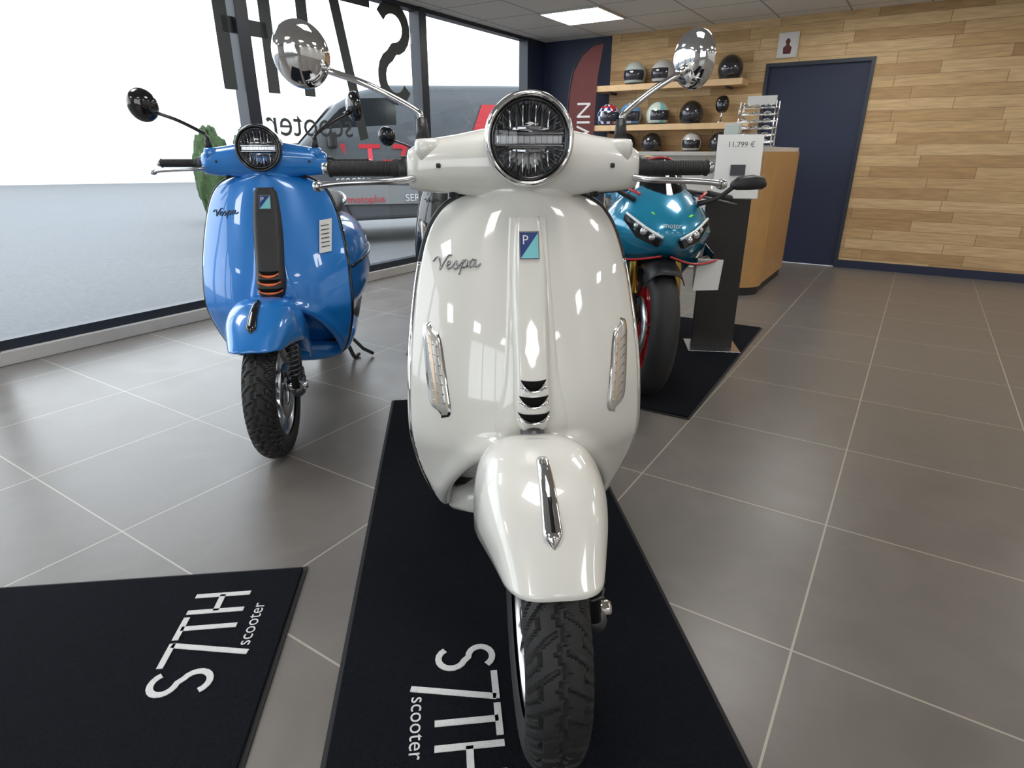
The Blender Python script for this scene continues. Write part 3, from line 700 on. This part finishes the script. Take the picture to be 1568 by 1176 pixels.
def helmet(u,z,m,rot=0,stripe=None,jack=False,r=.118):
    nm='helmet' if hn[0]==0 else 'helmet.%03d'%hn[0]; hn[0]+=1
    e=empty(nm,W(u,VB-.15,z+.005),(0,0,RA+rot))
    v=[];f=[];mi=[];nu,nv=56,36
    for i in range(nu):
        for j in range(nv):
            th=2*math.pi*i/nu; ph=math.radians(2+ (128-2)*j/(nv-1))
            v.append((r*.93*math.sin(ph)*math.cos(th),r*1.08*math.sin(ph)*math.sin(th),r*.66+r*1.03*math.cos(ph)))
    for i in range(nu):
        for j in range(nv-1):
            th=2*math.pi*(i+.5)/nu; az=abs((math.degrees(th)-270+180)%360-180); ph=2+126*(j+.5)/(nv-1)
            k=0
            if az<62 and 70<ph<112: k=1
            elif stripe and abs(math.cos(th)*math.sin(math.radians(ph)))<.16: k=2
            elif jack and (abs(math.cos(th)*math.sin(math.radians(ph)))<.14 or 38<ph<50): k=3
            elif jack and (int(th*3)+int(ph/22))%2==0: k=2
            a=i*nv+j;b=((i+1)%nu)*nv+j; f.append((a,b,b+1,a+1)); mi.append(k)
    o=mesh('shell',v,f,m,e,True,['visor',stripe or 'badgeb','red'],mi); solid(o,.006,1)
    tube('rim',[(r*.93*.79*math.cos(t),r*1.08*.79*math.sin(t),r*.66+r*1.03*math.cos(math.radians(128))) for t in [2*math.pi*k/32 for k in range(32)]],.006,'plast',e,8,closed=True)
helmet(-2.58,1.615,'h_mint',.2); helmet(-2.29,1.615,'h_sil',-.3); helmet(-1.66,1.615,'h_black',.5)
helmet(-2.84,1.25,'h_white',.9,jack=True); helmet(-2.60,1.25,'h_blue',.3,'letter'); helmet(-2.31,1.25,'h_lt',.7,'badget'); helmet(-1.98,1.25,'h_black',.5)
helmet(-2.62,1.0,'h_black',.3,r=.1); helmet(-2.35,1.0,'h_black',-.4,r=.1); helmet(-1.95,1.0,'h_sil',.2,r=.10); helmet(-1.68,1.0,'h_black',-.2,r=.1)
g=empty('goggle_display',W(-1.70,VB-.13,1.25),(0,0,RA))
lathe('stand_foot',[(.001,0),(.045,0),(.045,.012),(.008,.018),(.008,.09)],'chrome',g,(0,0,0),'z',24)
loft('mask',[sell((0,y,.16),rx,rz,24,.8) for y,rx,rz in ((.03,.045,.06),(0,.06,.075),(-.03,.055,.065),(-.045,.03,.04))],'gloss',g)
tube('strap',[(-.055,0,.18),(-.03,.05,.2),(.03,.05,.2),(.055,0,.18)],.008,'alu',g,8,4)
p=empty('picture_frame',W(-1.22,VB-.03,1.87),(0,0,RA))
box('frame',(0,0,0),(.17,.016,.20),'ctop',p,.003); box('print',(0,-.009,0),(.14,.003,.17),'h_sil',p,0)
loft('figure',[sell((0,-.012,z),w,.003,12,1,'xy') for z,w in ((-.07,.03),(-.02,.035),(.0,.012),(.03,.02),(.05,.008))],'maroon',p)
b=empty('feather_banner',W(-3.05,VB-.28,0),(0,0,RA+.25))
out=[(-.20,.55),(-.21,1.2),(-.20,1.55),(-.15,1.75),(-.05,1.89),(.08,1.97),(.21,1.99),(.15,1.7),(.13,1.2),(.12,.55)]
out=[(x*.8,z) for x,z in out]
o=mesh('flag',[(x,.0,z) for x,z in out],[tuple(range(len(out)))],'maroon',b,False); solid(o,.004,0)
textmesh('flag_text','DARWIN',.22,'letter',b,lambda x,y,z:(.05-y*.9+.01,-.004,1.48+x),align='RIGHT')
tube('pole',[(-.215*.8,0,.02),(-.22*.8,0,1.2),(-.21*.8,0,1.54),(-.16*.8,0,1.77),(-.06*.8,0,1.905),(.08*.8,0,1.985),(.2*.8,0,2.005)],.007,'plast',b,8,4)
lathe('foot',[(.001,0),(.15,0),(.15,.015),(.02,.03),(.012,.08)],'plast',b,(-.172,0,0),'z',24)
# ------------------------------------------------------------------ counter
c=empty('reception_counter',W(-1.06,4.80,0),(0,0,RA))
def arc(r,z,a0=-100,a1=60,n=30,cx=0,cy=0): return [(cx+r*math.cos(math.radians(a0+(a1-a0)*k/n)),cy+r*math.sin(math.radians(a0+(a1-a0)*k/n)),z) for k in range(n+1)]
prof=arc(.185,0,-95,20,30)+[(.175,.9,0),(-.13,.9,0),(-.13,-.17,0)]
n=len(prof)
loft('oak_body',[[(x,y,z) for x,y,_ in prof] for z in (.06,1.0)],'oak',c,smooth=False)
loft('plinth',[[(x*.94,y*.96,z) for x,y,_ in prof] for z in (0.0,.06)],'plast',c,smooth=False)
loft('top',[[(x*1.08-.03,y*1.05-.0,z) for x,y,_ in prof] for z in (1.0,1.03)],'ctop',c,smooth=False)
box('white_panel',(-.125,-.19,.53),(.10,.03,.93),'paper',c,.004)
box('side_desk',(-.60,.55,.985),(.9,.5,.03),'ctop',c,.004)
box('side_desk_panel',(-.60,.77,.49),(.86,.03,.96),'paper',c,.003)
k_=empty('sunglasses_rack',W(-1.07,4.90,1.03),(0,0,RA))
for i in range(6):
    z=.03+i*.045
    tube('wire_loop',[(-.12,-.06,z),(.12,-.06,z),(.12,.05,z+.01),(-.12,.05,z+.01)],.004,'chrome',k_,8,closed=True)
    for j in range(3):
        tube('glasses',[(-.10+.075*j,-.075,z+.01),(-.075+.075*j,-.085,z+.018),(-.05+.075*j,-.075,z+.01)],.006,'reflector' if (i+j)%2 else 'amber',k_,8,2)
for x in (-.12,.12):
    for y in (-.06,.05): tube('post',[(x,y,0),(x,y,.30)],.005,'chrome',k_,8)
box('foot',(0,0,.006),(.27,.16,.012),'chrome',k_,.003); box('header',(0,.05,.31),(.2,.01,.06),'paper',k_,.003)
q=empty('photo_frame',W(-1.20,4.74,1.03),(0,0,RA-.2))
box('frame',(0,0,.08),(.12,.012,.16),'ctop',q,.003,(-.15,0,0)); box('picture',(0,-.009,.08),(.1,.003,.13),'h_mint',q,0,(-.15,0,0)); box('strut',(0,.03,.05),(.02,.006,.11),'ctop',q,.001,(.5,0,0))
# ------------------------------------------------------------------ world
w=D.worlds.new('sky'); SC.world=w; w.use_nodes=True; t=w.node_tree; bg=t.nodes['Background']
tc=t.nodes.new('ShaderNodeTexCoord'); sp=t.nodes.new('ShaderNodeSeparateXYZ'); cr=t.nodes.new('ShaderNodeValToRGB')
t.links.new(tc.outputs['Generated'],sp.inputs[0]); t.links.new(sp.outputs['Z'],cr.inputs[0])
cr.color_ramp.elements[0].position=0; cr.color_ramp.elements[0].color=(.97,.98,1,1); cr.color_ramp.elements[1].position=.7; cr.color_ramp.elements[1].color=(.70,.77,.86,1)
t.links.new(cr.outputs[0],bg.inputs[0]); bg.inputs[1].default_value=3.8
SC.view_settings.view_transform='Standard'; SC.view_settings.exposure=.15
